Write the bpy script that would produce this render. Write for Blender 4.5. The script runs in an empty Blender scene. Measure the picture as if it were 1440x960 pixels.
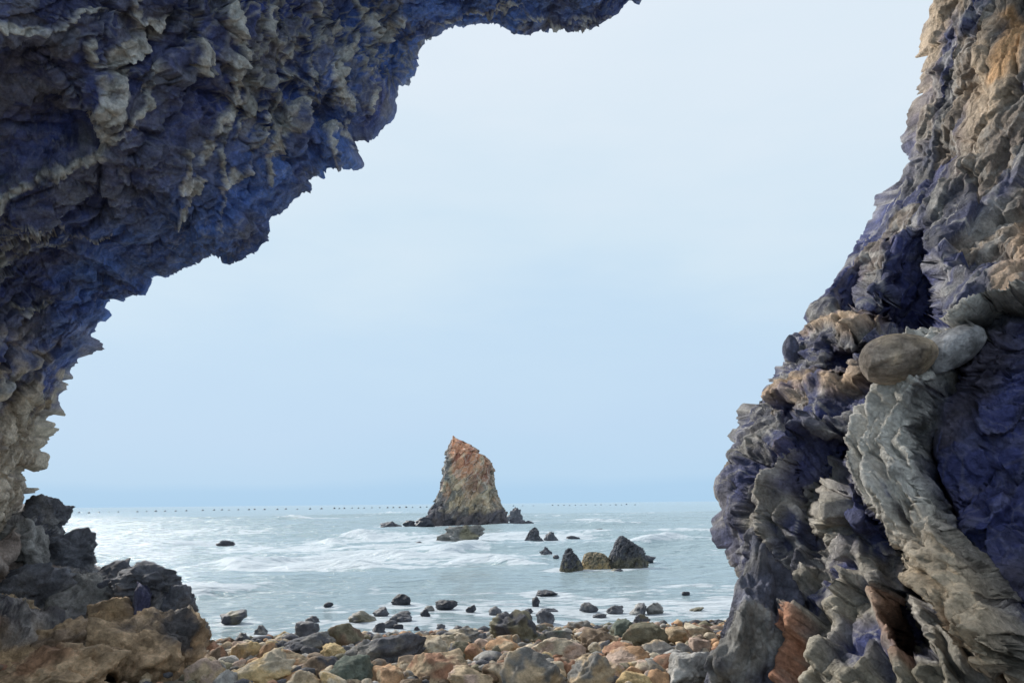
import bpy, math, random
import numpy as np
R = math.radians
sc = bpy.context.scene
col = sc.collection

# ------------------------------------------------------------------ camera
FPX, CX, CY = 1040.0, 720.0, 480.0            # photograph measured on a 1440 x 960 frame
PITCH, ROLL, EYE = R(12.32), R(0.58), 2.0
fw = np.array([0, math.cos(PITCH), math.sin(PITCH)])
up0 = np.array([0, -math.sin(PITCH), math.cos(PITCH)])
rt0 = np.array([1.0, 0, 0])
rt = rt0*math.cos(ROLL) - up0*math.sin(ROLL)
up = up0*math.cos(ROLL) + rt0*math.sin(ROLL)
EYEP = np.array([0, 0, EYE])
cam = bpy.data.cameras.new('camera'); cam.lens = 26.0; cam.sensor_width = 36.0
cam.clip_start = 0.05; cam.clip_end = 60000
camo = bpy.data.objects.new('camera', cam); col.objects.link(camo)
from mathutils import Matrix
camo.matrix_world = Matrix(((rt[0], up[0], -fw[0], 0), (rt[1], up[1], -fw[1], 0), (rt[2], up[2], -fw[2], EYE), (0, 0, 0, 1)))
sc.camera = camo

# ------------------------------------------------------------------ sky and sun
SUN_EL, SUN_AZ = R(33), R(-48)               # azimuth from +Y (out to sea), negative = to the left
wd = bpy.data.worlds.new('World'); sc.world = wd; wd.use_nodes = True
nt = wd.node_tree; nt.nodes.clear()
def N(t, ty, **kw):
    n = t.nodes.new(ty)
    for k, v in kw.items(): setattr(n, k, v)
    return n
def L(t, a, b): t.links.new(a, b)
out = N(nt, 'ShaderNodeOutputWorld'); bg = N(nt, 'ShaderNodeBackground')
L(nt, bg.outputs[0], out.inputs[0])
sky = N(nt, 'ShaderNodeTexSky'); sky.sky_type = 'NISHITA'; sky.sun_disc = False
sky.sun_elevation = SUN_EL; sky.sun_rotation = SUN_AZ; sky.air_density = 1.0; sky.dust_density = 3.0
skyb = N(nt, 'ShaderNodeMix', data_type='RGBA', blend_type='MULTIPLY'); skyb.inputs[0].default_value = 1
L(nt, sky.outputs[0], skyb.inputs[6]); skyb.inputs[7].default_value = (0.09, 0.09, 0.09, 1)
tc = N(nt, 'ShaderNodeTexCoord'); sp = N(nt, 'ShaderNodeSeparateXYZ'); L(nt, tc.outputs['Generated'], sp.inputs[0])
mp = N(nt, 'ShaderNodeMapping'); mp.inputs['Scale'].default_value = (2.2, 2.2, 7.5); L(nt, tc.outputs['Generated'], mp.inputs[0])
nz = N(nt, 'ShaderNodeTexNoise'); nz.inputs['Scale'].default_value = 1.3; nz.inputs['Detail'].default_value = 5; nz.inputs['Roughness'].default_value = 0.5
L(nt, mp.outputs[0], nz.inputs[0])
ns = N(nt, 'ShaderNodeMath', operation='MULTIPLY_ADD'); L(nt, nz.outputs[0], ns.inputs[0]); ns.inputs[1].default_value = 0.34; ns.inputs[2].default_value = -0.17
za = N(nt, 'ShaderNodeMath', operation='ADD'); L(nt, sp.outputs[2], za.inputs[0])
# the cloud unevenness fades out at the horizon so the horizon stays even
zf = N(nt, 'ShaderNodeMapRange'); L(nt, sp.outputs[2], zf.inputs[0]); zf.inputs[1].default_value = 0.0; zf.inputs[2].default_value = 0.25
nf = N(nt, 'ShaderNodeMath', operation='MULTIPLY'); L(nt, ns.outputs[0], nf.inputs[0]); L(nt, zf.outputs[0], nf.inputs[1])
L(nt, nf.outputs[0], za.inputs[1])
rp = N(nt, 'ShaderNodeValToRGB'); L(nt, za.outputs[0], rp.inputs[0])
cr = rp.color_ramp
def lin(r, g, b): return tuple(((c/255+0.055)/1.055)**2.4 if c > 10 else c/255/12.92 for c in (r, g, b)) + (1,)
stops = [(0.0, (178, 213, 241)), (0.02, (180, 214, 242)), (0.035, (189, 219, 244)), (0.10, (195, 221, 245)), (0.20, (200, 225, 246)), (0.32, (212, 232, 247)), (0.46, (223, 237, 249)), (0.62, (229, 240, 251)), (1.0, (233, 242, 251))]
while len(cr.elements) < len(stops): cr.elements.new(0.5)
for e, (p, c) in zip(cr.elements, stops): e.position = p; e.color = lin(*c)
mx = N(nt, 'ShaderNodeMix', data_type='RGBA'); mx.inputs[0].default_value = 0.03
L(nt, rp.outputs[0], mx.inputs[6]); L(nt, skyb.outputs[2], mx.inputs[7])
L(nt, mx.outputs[2], bg.inputs[0]); bg.inputs[1].default_value = 0.34

sl = bpy.data.lights.new('sun', 'SUN'); sl.energy = 1.5; sl.angle = R(10); sl.color = (1, 0.95, 0.87)
so = bpy.data.objects.new('sun', sl); col.objects.link(so)
from mathutils import Vector
sd = Vector((math.sin(SUN_AZ)*math.cos(SUN_EL), math.cos(SUN_AZ)*math.cos(SUN_EL), math.sin(SUN_EL)))
so.rotation_euler = sd.to_track_quat('Z', 'Y').to_euler(); so.location = (0, 0, 60)
vs = sc.view_settings; vs.view_transform = 'Standard'; vs.look = 'None'; vs.gamma = 1; vs.use_curve_mapping = False
vs.exposure = 1.55
sc.cycles.max_bounces = 8; sc.cycles.diffuse_bounces = 5

# ------------------------------------------------------------------ helpers
def ray(px, py):
    px = np.asarray(px, float); py = np.asarray(py, float)
    return fw + rt*((px-CX)/FPX)[..., None] + up*((CY-py)/FPX)[..., None]
def at(px, py, Y):
    r = ray(px, py); return EYEP + r*(np.asarray(Y, float)/r[..., 1])[..., None]
def on_plane(px, py, z):
    r = ray(px, py); k = (z-EYE)/r[..., 2]; return EYEP + r*np.asarray(k)[..., None]

def h32(x, y, z, s):
    with np.errstate(over='ignore'):
        h = x.astype(np.uint32)*np.uint32(374761393) + y.astype(np.uint32)*np.uint32(668265263) + z.astype(np.uint32)*np.uint32(2147483647) + np.uint32((s*144665+7) & 0xffffffff)
        h = (h ^ (h >> np.uint32(13)))*np.uint32(1274126177)
        h = (h ^ (h >> np.uint32(15)))*np.uint32(2246822519)
        return h ^ (h >> np.uint32(16))
def hf(x, y, z, s): return h32(x, y, z, s).astype(np.float64)/4294967295.0
def perlin(P, s=0):
    I = np.floor(P).astype(np.int64); F = P-I; U = F*F*F*(F*(F*6-15)+10)
    res = 0
    for dx in (0, 1):
        wx = U[:, 0] if dx else 1-U[:, 0]
        for dy in (0, 1):
            wy = U[:, 1] if dy else 1-U[:, 1]
            for dz in (0, 1):
                wz = U[:, 2] if dz else 1-U[:, 2]
                h = h32(I[:, 0]+dx, I[:, 1]+dy, I[:, 2]+dz, s)
                gx = (h & np.uint32(1023)).astype(float)/511.5-1; gy = ((h >> np.uint32(10)) & np.uint32(1023)).astype(float)/511.5-1; gz = ((h >> np.uint32(20)) & np.uint32(1023)).astype(float)/511.5-1
                res = res + wx*wy*wz*(gx*(F[:, 0]-dx)+gy*(F[:, 1]-dy)+gz*(F[:, 2]-dz))
    return res*1.1
def fbm(P, s=0, o=4, g=0.5):
    a, r = 1.0, 0
    for k in range(o): r = r + a*perlin(P*(2.03**k)+k*17.3, s+k); a *= g
    return r
def ridged(P, s=0, o=4, g=0.55):
    a, r = 1.0, 0
    for k in range(o): r = r + a*(1-2.2*np.abs(perlin(P*(2.03**k)+k*11.1, s+k))); a *= g
    return r
def crag(P, s=0, tilt=1.5, curve=0.55, hv=0.35):
    """broken, faceted rock: the highest of many tilted plates around each point (continuous, with creases)"""
    I = np.floor(P).astype(np.int64); best = np.full(len(P), -9.0); sec = best.copy(); pid = np.zeros(len(P))
    for dx in (-1, 0, 1):
        for dy in (-1, 0, 1):
            for dz in (-1, 0, 1):
                a, b, c = I[:, 0]+dx, I[:, 1]+dy, I[:, 2]+dz
                d = P-np.stack([a+hf(a, b, c, s), b+hf(a, b, c, s+1), c+hf(a, b, c, s+2)], 1)
                v = hv*hf(a, b, c, s+3)+tilt*((hf(a, b, c, s+4)-.5)*d[:, 0]+(hf(a, b, c, s+5)-.5)*d[:, 1]+(hf(a, b, c, s+6)-.5)*d[:, 2]) - curve*(d*d).sum(1)
                pid = np.where(v > best, hf(a, b, c, s+8), pid)
                sec = np.maximum(sec, np.minimum(best, v)); best = np.maximum(best, v)
    crag.plate = pid                            # one random number for each plate
    return best, best-sec
def scoop(P, s=0, **k):
    """hollow facets meeting in sharp ridges; also how close the ridge is (0..1)"""
    b, e = crag(P, s, **k); return 0.25-b, ss(0.16, 0.0, e)
def plates(P, s=0, tilt=1.3, hv=0.55):
    """broken plates: each a tilted plane of its own, with steps and cracks between"""
    I = np.floor(P).astype(np.int64); b1 = np.full(len(P), 9.0); b2 = b1.copy(); hh = np.zeros(len(P)); pid = hh.copy()
    for dx in (-1, 0, 1):
        for dy in (-1, 0, 1):
            for dz in (-1, 0, 1):
                a, b, c = I[:, 0]+dx, I[:, 1]+dy, I[:, 2]+dz
                d = P-np.stack([a+hf(a, b, c, s), b+hf(a, b, c, s+1), c+hf(a, b, c, s+2)], 1); q = (d*d).sum(1)
                w = q < b1; k = hf(a, b, c, s+3)
                v = hv*(k-.5)+tilt*((hf(a, b, c, s+4)-.5)*d[:, 0]+(hf(a, b, c, s+5)-.5)*d[:, 1]+(hf(a, b, c, s+6)-.5)*d[:, 2])
                b2 = np.where(w, b1, np.minimum(b2, q)); b1 = np.where(w, q, b1); hh = np.where(w, v, hh); pid = np.where(w, hf(a, b, c, s+8), pid)
    plates.plate = pid; e = np.sqrt(b2)-np.sqrt(b1)
    return hh-.12*ss(.10, .0, e), ss(.14, .0, e)
def strata(P, nb, thick, s=0, warp=0.35):
    """bedding: layers of uneven thickness, each standing a little in or out, with stepped edges"""
    nb = np.asarray(nb, float); nb /= np.linalg.norm(nb)
    t = P@nb/thick+warp*fbm(P*(0.45/thick)**.5, s, 3); i = np.floor(t); f = t-i; k = i.astype(np.int64); z = np.zeros_like(k)
    a, b = hf(k, z, z, s+5), hf(k+1, z, z, s+5); w = ss(.82, 1.0, f)
    return a*(1-w)+b*w-.5-.35*(f-.5)*(1-w), a
def ss(a, b, x):
    t = np.clip((x-a)/(b-a), 0, 1); return t*t*(3-2*t)
def mixc(A, B, w): return A*(1-w[:, None])+np.asarray(B, float)[None, :]*w[:, None]
def seg_dist(X, Y, pts):
    d = np.full(X.shape, 1e9)
    for (x0, y0), (x1, y1) in zip(pts[:-1], pts[1:]):
        vx, vy = x1-x0, y1-y0; l2 = vx*vx+vy*vy+1e-9
        t = np.clip(((X-x0)*vx+(Y-y0)*vy)/l2, 0, 1)
        d = np.minimum(d, np.hypot(X-x0-t*vx, Y-y0-t*vy))
    return d
def poly_sd(X, Y, pts):
    """signed distance to a polygon, positive inside"""
    q = list(pts)+[pts[0]]; d = seg_dist(X, Y, q); ins = np.zeros(X.shape, bool)
    for (x0, y0), (x1, y1) in zip(q[:-1], q[1:]):
        if y0 == y1: continue
        c = ((y0 > Y) != (y1 > Y)) & (X < (x1-x0)*(Y-y0)/(y1-y0)+x0); ins ^= c
    return np.where(ins, d, -d)

def tag(o, label=None, cat=None, group=None, kind=None):
    if label: o['label'] = label
    if cat: o['category'] = cat
    if group: o['group'] = group
    if kind: o['kind'] = kind
    return o
def new_mesh(name, V, F, mat, C=None, smooth=True, parent=None, attrs=None):
    """V (n,3); F (m,3) or (m,4) int; C (n,3) stone colour"""
    V = np.asarray(V, np.float32); F = np.asarray(F, np.int32); k = F.shape[1]
    me = bpy.data.meshes.new(name)
    me.vertices.add(len(V)); me.vertices.foreach_set('co', V.ravel())
    me.loops.add(F.size); me.loops.foreach_set('vertex_index', F.ravel())
    me.polygons.add(len(F)); me.polygons.foreach_set('loop_start', np.arange(0, F.size, k, dtype=np.int32))
    me.update(calc_edges=True)
    if smooth: me.polygons.foreach_set('use_smooth', np.ones(len(F), bool))
    if C is not None:
        a = me.color_attributes.new('Col', 'FLOAT_COLOR', 'POINT')
        a.data.foreach_set('color', np.concatenate([C, np.ones((len(C), 1))], 1).astype(np.float32).ravel())
    for nm, v in (attrs or {}).items():
        a = me.attributes.new(nm, 'FLOAT', 'POINT'); a.data.foreach_set('value', np.asarray(v, np.float32))
    me.materials.append(mat)
    o = bpy.data.objects.new(name, me); col.objects.link(o)
    if parent: o.parent = parent
    return o
def grid_faces(nr, nc, wrap=False):
    i = np.arange(nr-1)[:, None]*nc; j = np.arange(nc if wrap else nc-1)[None, :]; j2 = (j+1) % nc
    return np.stack([i+j, i+j2, i+nc+j2, i+nc+j], -1).reshape(-1, 4)
def split_mesh(name, V, F, mat, C, parts, minf=350, smooth=True):
    """parts: (part name, vertex mask, label): those faces become meshes of their own under the thing"""
    cls = np.zeros(len(V), int)
    for k, (nm, m, lb) in enumerate(parts): cls[m] = k+1
    fc = cls[F[:, 0]]; root = None; comp, keep = {}, {}
    for k in range(1, len(parts)+1):             # only connected pieces of some size are parts, crumbs stay with the thing
        w = np.where(fc == k)[0]; f = F[w]
        if not len(f): comp[k], keep[k] = np.zeros(0), []; continue
        ids, inv = np.unique(f, return_inverse=True); f = inv.reshape(f.shape); lab = np.arange(len(ids))
        while True:
            m = lab[f].min(1); new = lab.copy(); np.minimum.at(new, f.ravel(), np.repeat(m, f.shape[1])); new = new[new]
            if (new == lab).all(): break
            lab = new
        fl_ = lab[f[:, 0]]; u, n_ = np.unique(fl_, return_counts=True); good = u[n_ > minf]; good = good[np.argsort(-n_[n_ > minf])]
        fc[w[~np.isin(fl_, good)]] = 0; comp[k] = fl_[np.isin(fl_, good)]; keep[k] = list(good)
    for k in range(len(parts)+1):
        f = F[fc == k]; ids, inv = np.unique(f, return_inverse=True); f = inv.reshape(f.shape)
        if k == 0: groups = [f]
        else:
            groups = [f[comp[k] == c] for c in keep[k]]
        for f in groups:
            i2, inv = np.unique(f, return_inverse=True); ii = ids[i2]
            o = new_mesh(name if k == 0 else parts[k-1][0], V[ii], inv.reshape(f.shape), mat, C[ii], parent=root, smooth=smooth)
            if k == 0: root = o
            elif parts[k-1][2] and f is groups[0]: o['label'] = parts[k-1][2]
    return root
def grid_normals(P):
    du = np.gradient(P, axis=0); dv = np.gradient(P, axis=1); n = np.cross(du, dv)
    return n/(np.linalg.norm(n, axis=-1, keepdims=True)+1e-9)
def interp_pts(pts, keys, q): return np.stack([np.interp(q, keys, [p[i] for p in pts]) for i in range(len(pts[0]))], 1)

# ------------------------------------------------------------------ materials
def rock_mat(name, scale=1.0, rough=0.82, bump=0.6, spec=0.25, vary=0.5):
    m = bpy.data.materials.new(name); m.use_nodes = True; t = m.node_tree; t.nodes.clear()
    o = N(t, 'ShaderNodeOutputMaterial'); b = N(t, 'ShaderNodeBsdfPrincipled'); L(t, b.outputs[0], o.inputs[0])
    at_ = N(t, 'ShaderNodeAttribute', attribute_name='Col'); tc = N(t, 'ShaderNodeTexCoord')
    n1 = N(t, 'ShaderNodeTexNoise'); n1.inputs['Scale'].default_value = 3.5*scale; n1.inputs['Detail'].default_value = 9; n1.inputs['Roughness'].default_value = 0.68; L(t, tc.outputs['Object'], n1.inputs[0])
    n2 = N(t, 'ShaderNodeTexNoise'); n2.inputs['Scale'].default_value = 22*scale; n2.inputs['Detail'].default_value = 7; n2.inputs['Roughness'].default_value = 0.7; L(t, tc.outputs['Object'], n2.inputs[0])
    vo = N(t, 'ShaderNodeTexVoronoi', feature='DISTANCE_TO_EDGE'); vo.inputs['Scale'].default_value = 9*scale; vo.inputs['Randomness'].default_value = 1
    nv = N(t, 'ShaderNodeMix', data_type='VECTOR'); nv.inputs[0].default_value = 0.12; L(t, tc.outputs['Object'], nv.inputs[4]); L(t, n1.outputs[1], nv.inputs[5]); L(t, nv.outputs[1], vo.inputs[0])
    mr = N(t, 'ShaderNodeMapRange'); L(t, n1.outputs[0], mr.inputs[0]); mr.inputs[1].default_value = 0.3; mr.inputs[2].default_value = 0.7; mr.inputs[3].default_value = 1-vary; mr.inputs[4].default_value = 1+vary*1.15
    mr2 = N(t, 'ShaderNodeMapRange'); L(t, n2.outputs[0], mr2.inputs[0]); mr2.inputs[1].default_value = 0.3; mr2.inputs[2].default_value = 0.7; mr2.inputs[3].default_value = 1-vary*.6; mr2.inputs[4].default_value = 1+vary*.6
    mu = N(t, 'ShaderNodeMath', operation='MULTIPLY'); L(t, mr.outputs[0], mu.inputs[0]); L(t, mr2.outputs[0], mu.inputs[1])
    mc = N(t, 'ShaderNodeVectorMath', operation='SCALE'); L(t, at_.outputs[0], mc.inputs[0]); L(t, mu.outputs[0], mc.inputs['Scale'])
    L(t, mc.outputs[0], b.inputs['Base Color'])
    b.inputs['Roughness'].default_value = rough; b.inputs['Specular IOR Level'].default_value = spec
    cr_ = N(t, 'ShaderNodeMapRange'); L(t, vo.outputs[0], cr_.inputs[0]); cr_.inputs[1].default_value = 0; cr_.inputs[2].default_value = 0.06; cr_.inputs[3].default_value = -0.12; cr_.inputs[4].default_value = 0
    h1 = N(t, 'ShaderNodeMath', operation='MULTIPLY_ADD'); L(t, n2.outputs[0], h1.inputs[0]); h1.inputs[1].default_value = 0.5; L(t, n1.outputs[0], h1.inputs[2])
    h2 = N(t, 'ShaderNodeMath', operation='ADD'); L(t, h1.outputs[0], h2.inputs[0]); L(t, cr_.outputs[0], h2.inputs[1])
    bp = N(t, 'ShaderNodeBump'); bp.inputs['Strength'].default_value = bump; bp.inputs['Distance'].default_value = 0.10/scale; L(t, h2.outputs[0], bp.inputs['Height']); L(t, bp.outputs[0], b.inputs['Normal'])
    return m
M_cave = rock_mat('cave_stone', 1.3, 0.75, 0.8, 0.3)
M_stone = rock_mat('boulder_stone', 2.2, 0.8, 0.6, 0.25, 0.45)
M_wet = rock_mat('wet_stone', 2.2, 0.5, 0.6, 0.4, 0.4)
M_stack = rock_mat('stack_stone', 0.45, 0.85, 0.7, 0.2, 0.45)

# ------------------------------------------------------------------ cave rock built as folded sheets of broken stone
def loft(keys, step, rows, back, ext):
    """keys: (rim px, rim py, rim Y, outer px, outer py, outer Y or None): a rock face from the edge of the opening towards the viewer.
    Returns the sheet of points, pixel positions, s."""
    rim = [(k[0], k[1]) for k in keys]
    a = np.concatenate([[0], np.cumsum([math.hypot(x1-x0, y1-y0) for (x0, y0), (x1, y1) in zip(rim[:-1], rim[1:])])])
    q = np.arange(0, a[-1], step)
    rx = np.interp(q, a, [k[0] for k in keys]); ry = np.interp(q, a, [k[1] for k in keys])
    ki = [i for i, k in enumerate(keys) if len(k) > 2]
    ak = a[ki]; kk = [keys[i] for i in ki]
    rY = np.interp(q, ak, [k[2] for k in kk]); ox = np.interp(q, ak, [k[3] for k in kk]); oy = np.interp(q, ak, [k[4] for k in kk]); oY = np.interp(q, ak, [k[5] for k in kk])
    def smooth(v, n):
        w = np.hanning(n); w /= w.sum(); return np.convolve(np.pad(v, n//2, mode='edge'), w, mode='same')[n//2:-(n//2) or None][:len(v)]
    n = int(160/step)|1
    rY, ox, oy, oY = (smooth(v, n) for v in (rY, ox, oy, oY))
    s = np.linspace(0, 1, rows)[:, None]
    PX = rx*(1-s)+ox*s; PY = ry*(1-s)+oy*s
    iD = (1/rY)*(1-s)+(1/oY)*s
    P = at(PX, PY, 1/iD)
    # towards and past the viewer: unseen rock, its reach tuned to shade the cave
    bk = []
    last = P[-1]
    for dy, gr in back:
        c = np.array([0, 0, 2.0]); Q = last.copy(); Q[:, 0] *= gr; Q[:, 2] = 2+(Q[:, 2]-2)*gr; Q[:, 1] = last[:, 1]-dy; bk.append(Q)
    # the outside of the cliff, behind the edge of the opening
    ex = []
    rad = P[0].copy(); rad[:, 1] = 0; rad[:, 2] -= 2.5; rad /= np.linalg.norm(rad, axis=1, keepdims=True)
    for d, dy in ext:
        Q = P[0]+rad*d; Q[:, 1] += dy; ex.append(Q)
    Pa = np.concatenate([np.array(ex[::-1]), P, np.array(bk)], 0)
    ne = len(ex)
    pad = lambda A: np.concatenate([np.repeat(A[:1], ne, 0), A, np.repeat(A[-1:], len(bk), 0)], 0)
    S = np.concatenate([np.full((ne, 1), -1.0), s, np.full((len(bk), 1), 2.0)], 0)*np.ones_like(q)[None, :]
    return Pa, pad(PX), pad(PY), S, ne

def project(V):
    d = V-EYEP; z = d@fw; ok = z > 0.5; z = np.where(ok, z, 1)
    return np.where(ok, CX+FPX*(d@rt)/z, -3000), np.where(ok, CY-FPX*(d@up)/z, -3000)
def blur(A, r):
    for ax in (0, 1):
        if r < 1: break
        pw = [(0, 0)]*3; pw[ax] = (r+1, r); c = np.cumsum(np.pad(A, pw, mode='edge'), axis=ax)
        n_ = A.shape[ax]; A = (np.take(c, np.arange(2*r+1, 2*r+1+n_), axis=ax)-np.take(c, np.arange(0, n_), axis=ax))/(2*r+1)
    return A
def push(V, sh, d, sign, r=6):
    """move the sheet along its normals; r smooths the normals so that sharp steps do not fold over"""
    n = blur(grid_normals(blur(V.reshape(sh), r)), r)*sign; n = n/(np.linalg.norm(n, axis=-1, keepdims=True)+1e-9)
    return V+n.reshape(-1, 3)*d[:, None]
def aniso(P, d, k):
    """squeeze coordinates along direction d so that the rock grain runs that way"""
    d = np.asarray(d, float); d /= np.linalg.norm(d); return P-np.outer(P@d, d)*(1-k)
def rimw(X, Y, rim, a, b): return ss(a, b, seg_dist(X, Y, rim))

BACK = [(0.5, 1.02), (1.3, 1.05), (2.5, 1.1), (4.0, 1.14), (6.0, 1.2), (9.0, 1.25), (13.0, 1.25)]
EXT = [(0.10, 0.25), (0.35, 0.6), (1.0, 1.2), (2.5, 2.0), (5.0, 3.0), (9.0, 3.5)]

# ---- the overhang on the left and above
RIM_A = [(1060,-330,11,1150,-440,9), (1000,-200), (950,-80), (905,0,10.6,900,-150,8.3), (900,8), (885,5), (870,20), (850,32), (830,40), (800,42), (775,43), (760,45,10.4,700,-125,8.0), (745,48), (730,48), (712,42), (700,36), (690,36), (672,32), (660,31), (650,35), (635,36), (620,45), (600,54), (590,60), (578,68,10,420,-100,7.4), (575,80), (572,100), (560,118), (550,140), (545,152), (535,165), (520,178), (514,182), (506,180), (490,186), (489,200,9.5,180,-90,6.1), (493,222), (488,230), (470,232), (459,236), (458,242), (434,243), (431,252), (437,268), (430,273), (412,285), (400,292), (382,302), (378,312), (380,320,9.3,-60,-90,5.0), (370,328), (374,337), (360,350), (348,360), (342,372), (335,374), (322,366), (305,360), (296,355), (285,362,9.6,-90,60,5.4), (280,370), (262,375), (250,384), (235,388), (222,388), (208,392), (205,402), (204,415,10,-90,230,6.4), (192,411), (182,406), (175,410), (165,418), (150,422), (148,440), (140,450), (128,462), (120,478), (110,492), (100,508,10.5,-90,420,8), (90,520), (80,540), (75,560), (68,572), (55,582), (48,600), (42,612,11,-90,600,8.6), (48,620), (40,630), (50,640), (45,650), (30,655), (22,662), (28,680), (35,695), (20,720), (0,760,11,-110,780,8.8)]
rimA = [(k[0], k[1]) for k in RIM_A]
P, PX, PY, S, ne = loft(RIM_A, 1.75, 330, [(0.5, 1.02), (1.2, 1.05), (2.4, 1.1), (4.2, 1.15)], EXT[:5])
sh = P.shape; Nn = grid_normals(P)
V = P.reshape(-1, 3); X = PX.ravel(); Y = PY.ravel(); n = Nn.reshape(-1, 3); s = S.ravel()
sg = -1.0 if n[(np.abs(s-.3) < .05)].mean(0)[2] > 0 else 1.0    # normals look down and out into the cave
w1 = np.where(s < 0, 1.0, rimw(X, Y, rimA, 0, 110)); w2 = np.where(s < 0, 1.0, 0.25+0.75*rimw(X, Y, rimA, 0, 45))
g = aniso(V, (0.25, 0.3, 0.9), 0.55)
c1, e1 = scoop(g*0.75, 3); c1 = .6*c1+.6*plates(g*.9, 4)[0]; big = fbm(V*0.35, 5, 3)
b1, bi = strata(V, (-.45, .15, .88), .55, 45)
V1 = push(V, sh, w1*(0.35*big+0.42*c1)+w2*.16*b1, sg)
X, Y = project(V1)
Xw, Yw = X+fbm(V*1.3, 31, 3)*14, Y+fbm(V*1.3+9, 37, 3)*14
# the panel above the first vein lies deeper in the roof
pan = poly_sd(Xw, Yw, [(-200,300),(-20,290),(60,250),(140,220),(152,180),(140,100),(110,70),(60,60),(-200,50)])
pan2 = poly_sd(Xw, Yw, [(300,345),(322,300),(368,288),(376,330),(338,374)])
pan3 = poly_sd(Xw, Yw, [(432,130),(470,110),(478,150),(470,200),(440,240),(425,200)])
g = aniso(V1, (0.25, 0.3, 0.9), 0.55)
c2, e2 = scoop(g*2.0+5, 13); q2, f2 = plates(g*1.9, 14); p2 = plates.plate; c2 = .5*c2+.75*q2
V1 = push(V1, sh, w2*0.26*c2-0.32*ss(-12, 34, pan)*w1+0.08*ss(-4, 8, pan2)*w2-0.22*ss(-3, 8, pan3)*w2, sg, 14)
# pale crust veins standing proud of the dark stone
VEINS = [([(0,285),(28,272),(60,245),(74,222)],13), ([(74,195),(80,240),(100,233),(140,217),(157,192),(152,150)],11), ([(78,198),(76,248)],14), ([(152,85),(150,170)],24), ([(135,88),(118,68),(128,50)],8), ([(165,80),(190,60),(192,15),(186,-40)],15), ([(88,30),(130,22),(190,12),(230,28)],5), ([(0,35),(40,45),(78,35)],9), ([(150,190),(180,172),(210,150),(215,110)],6),
         ([(322,15),(333,50),(330,90),(322,135),(325,170),(305,195),(285,215)],9), ([(310,180),(272,235),(262,262),(256,300)],9), ([(310,195),(312,235),(305,290),(300,310)],6), ([(262,215),(275,250),(250,305)],7),
         ([(415,70),(408,110),(392,130),(360,200),(345,235),(318,255)],6), ([(420,150),(400,165),(385,200),(378,255)],7), ([(440,60),(432,110),(424,140)],5), ([(380,20),(372,60)],6),
         ([(500,-10),(510,30),(540,50),(560,20)],12), ([(525,20),(495,60),(470,90),(480,130)],8), ([(520,70),(525,120),(512,150)],6), ([(440,0),(450,60),(480,40)],6), ([(478,110),(488,150),(486,200)],6), ([(465,180),(470,220)],7),
         ([(555,60),(600,30),(660,20),(720,10)],3), ([(700,0),(780,35),(850,20)],3), ([(0,440),(40,432),(70,420)],4), ([(30,320),(90,325),(150,330)],3),
         ([(210,40),(225,90),(200,130)],4), ([(280,0),(275,60),(290,100)],5), ([(360,110),(350,160),(330,200)],4)]
X, Y = project(V1); wa, wb_ = fbm(V1*2.6, 33, 5, .6)*17, fbm(V1*2.6+9, 39, 5, .6)*17; Xw, Yw = X+wa, Y+wb_
vein = np.zeros(len(V)); vn = fbm(V1*3.0, 51, 4)
for pts, wd_ in VEINS:
    d = seg_dist(Xw, Yw, pts); vein = np.maximum(vein, ss(1.1, 0.5, d/(wd_*(.8+.9*vn))))
rv = np.abs(perlin(aniso(V1, (0.3, 0.3, 0.9), 0.5)*2.6+fbm(V1*2.5, 3, 3)[:, None]*0.6, 61))
reg = ss(0.2, 0.55, fbm(V1*0.55+3, 71, 3)+0.45*ss(280, 450, X)*ss(240, 80, Y)*ss(680, 580, X)+0.08)
net = ss(0.06, 0.012, rv)*np.clip(reg+.15, 0, 1)
r2 = np.abs(perlin(aniso(V1, (0.45, 0.3, 0.8), 0.4)*5.5+fbm(V1*4, 63, 3)[:, None]*0.7, 65)); net2 = ss(0.05, 0.012, r2)*ss(-.3, .3, fbm(V1*.9, 67, 3))
# lumpy pale stone on the left foot of the arch
foot = ss(420, 500, Y-0.15*X)*ss(-.2, .15, fbm(V1*1.9, 81, 3)+0.45*ss(540, 640, Y)-0.08)
g = aniso(V1, (0.25, 0.3, 0.9), 0.6)
c3, e3 = scoop(g*5.5+2, 23); q3, f3 = plates(g*4.5, 24); p3 = plates.plate; c3 = .4*c3+.75*q3; c4, e4 = scoop(V1*13, 27)
cal = .4+.9*ss(-.3, .35, fbm(V1*.6, 43, 3))
V2 = push(V1, sh, cal*(0.13*c3+0.05*c4)+0.03*ridged(V1*4, 41, 4)*w2+vein*(0.06+0.10*c3+.08*c4)+0.05*net+.035*net2+0.10*foot*w2, sg)
k1 = ss(-.35, .4, fbm(V1*0.8, 91, 4)); k2 = ss(.05, .5, fbm(V1*2.5+7, 97, 4))
C = np.tile(np.array([0.065, 0.095, 0.31]), (len(V), 1))
C = mixc(C, (0.13, 0.145, 0.27), k1); C = mixc(C, (0.17, 0.17, 0.20), np.clip(k2*0.4+.4*ss(.6, .8, p2), 0, 1)); C = mixc(C, (0.04, 0.055, 0.17), ss(.3, .2, p3)*.7); C = mixc(C, (.20, .21, .27), ss(.8, .9, p3)*.6)
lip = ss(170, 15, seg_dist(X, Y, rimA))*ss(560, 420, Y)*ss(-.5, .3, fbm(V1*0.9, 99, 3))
C = mixc(C, (0.12, 0.24, 0.64), lip*0.8)  # blue glare around the opening, painted into the stone along its edge
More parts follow.
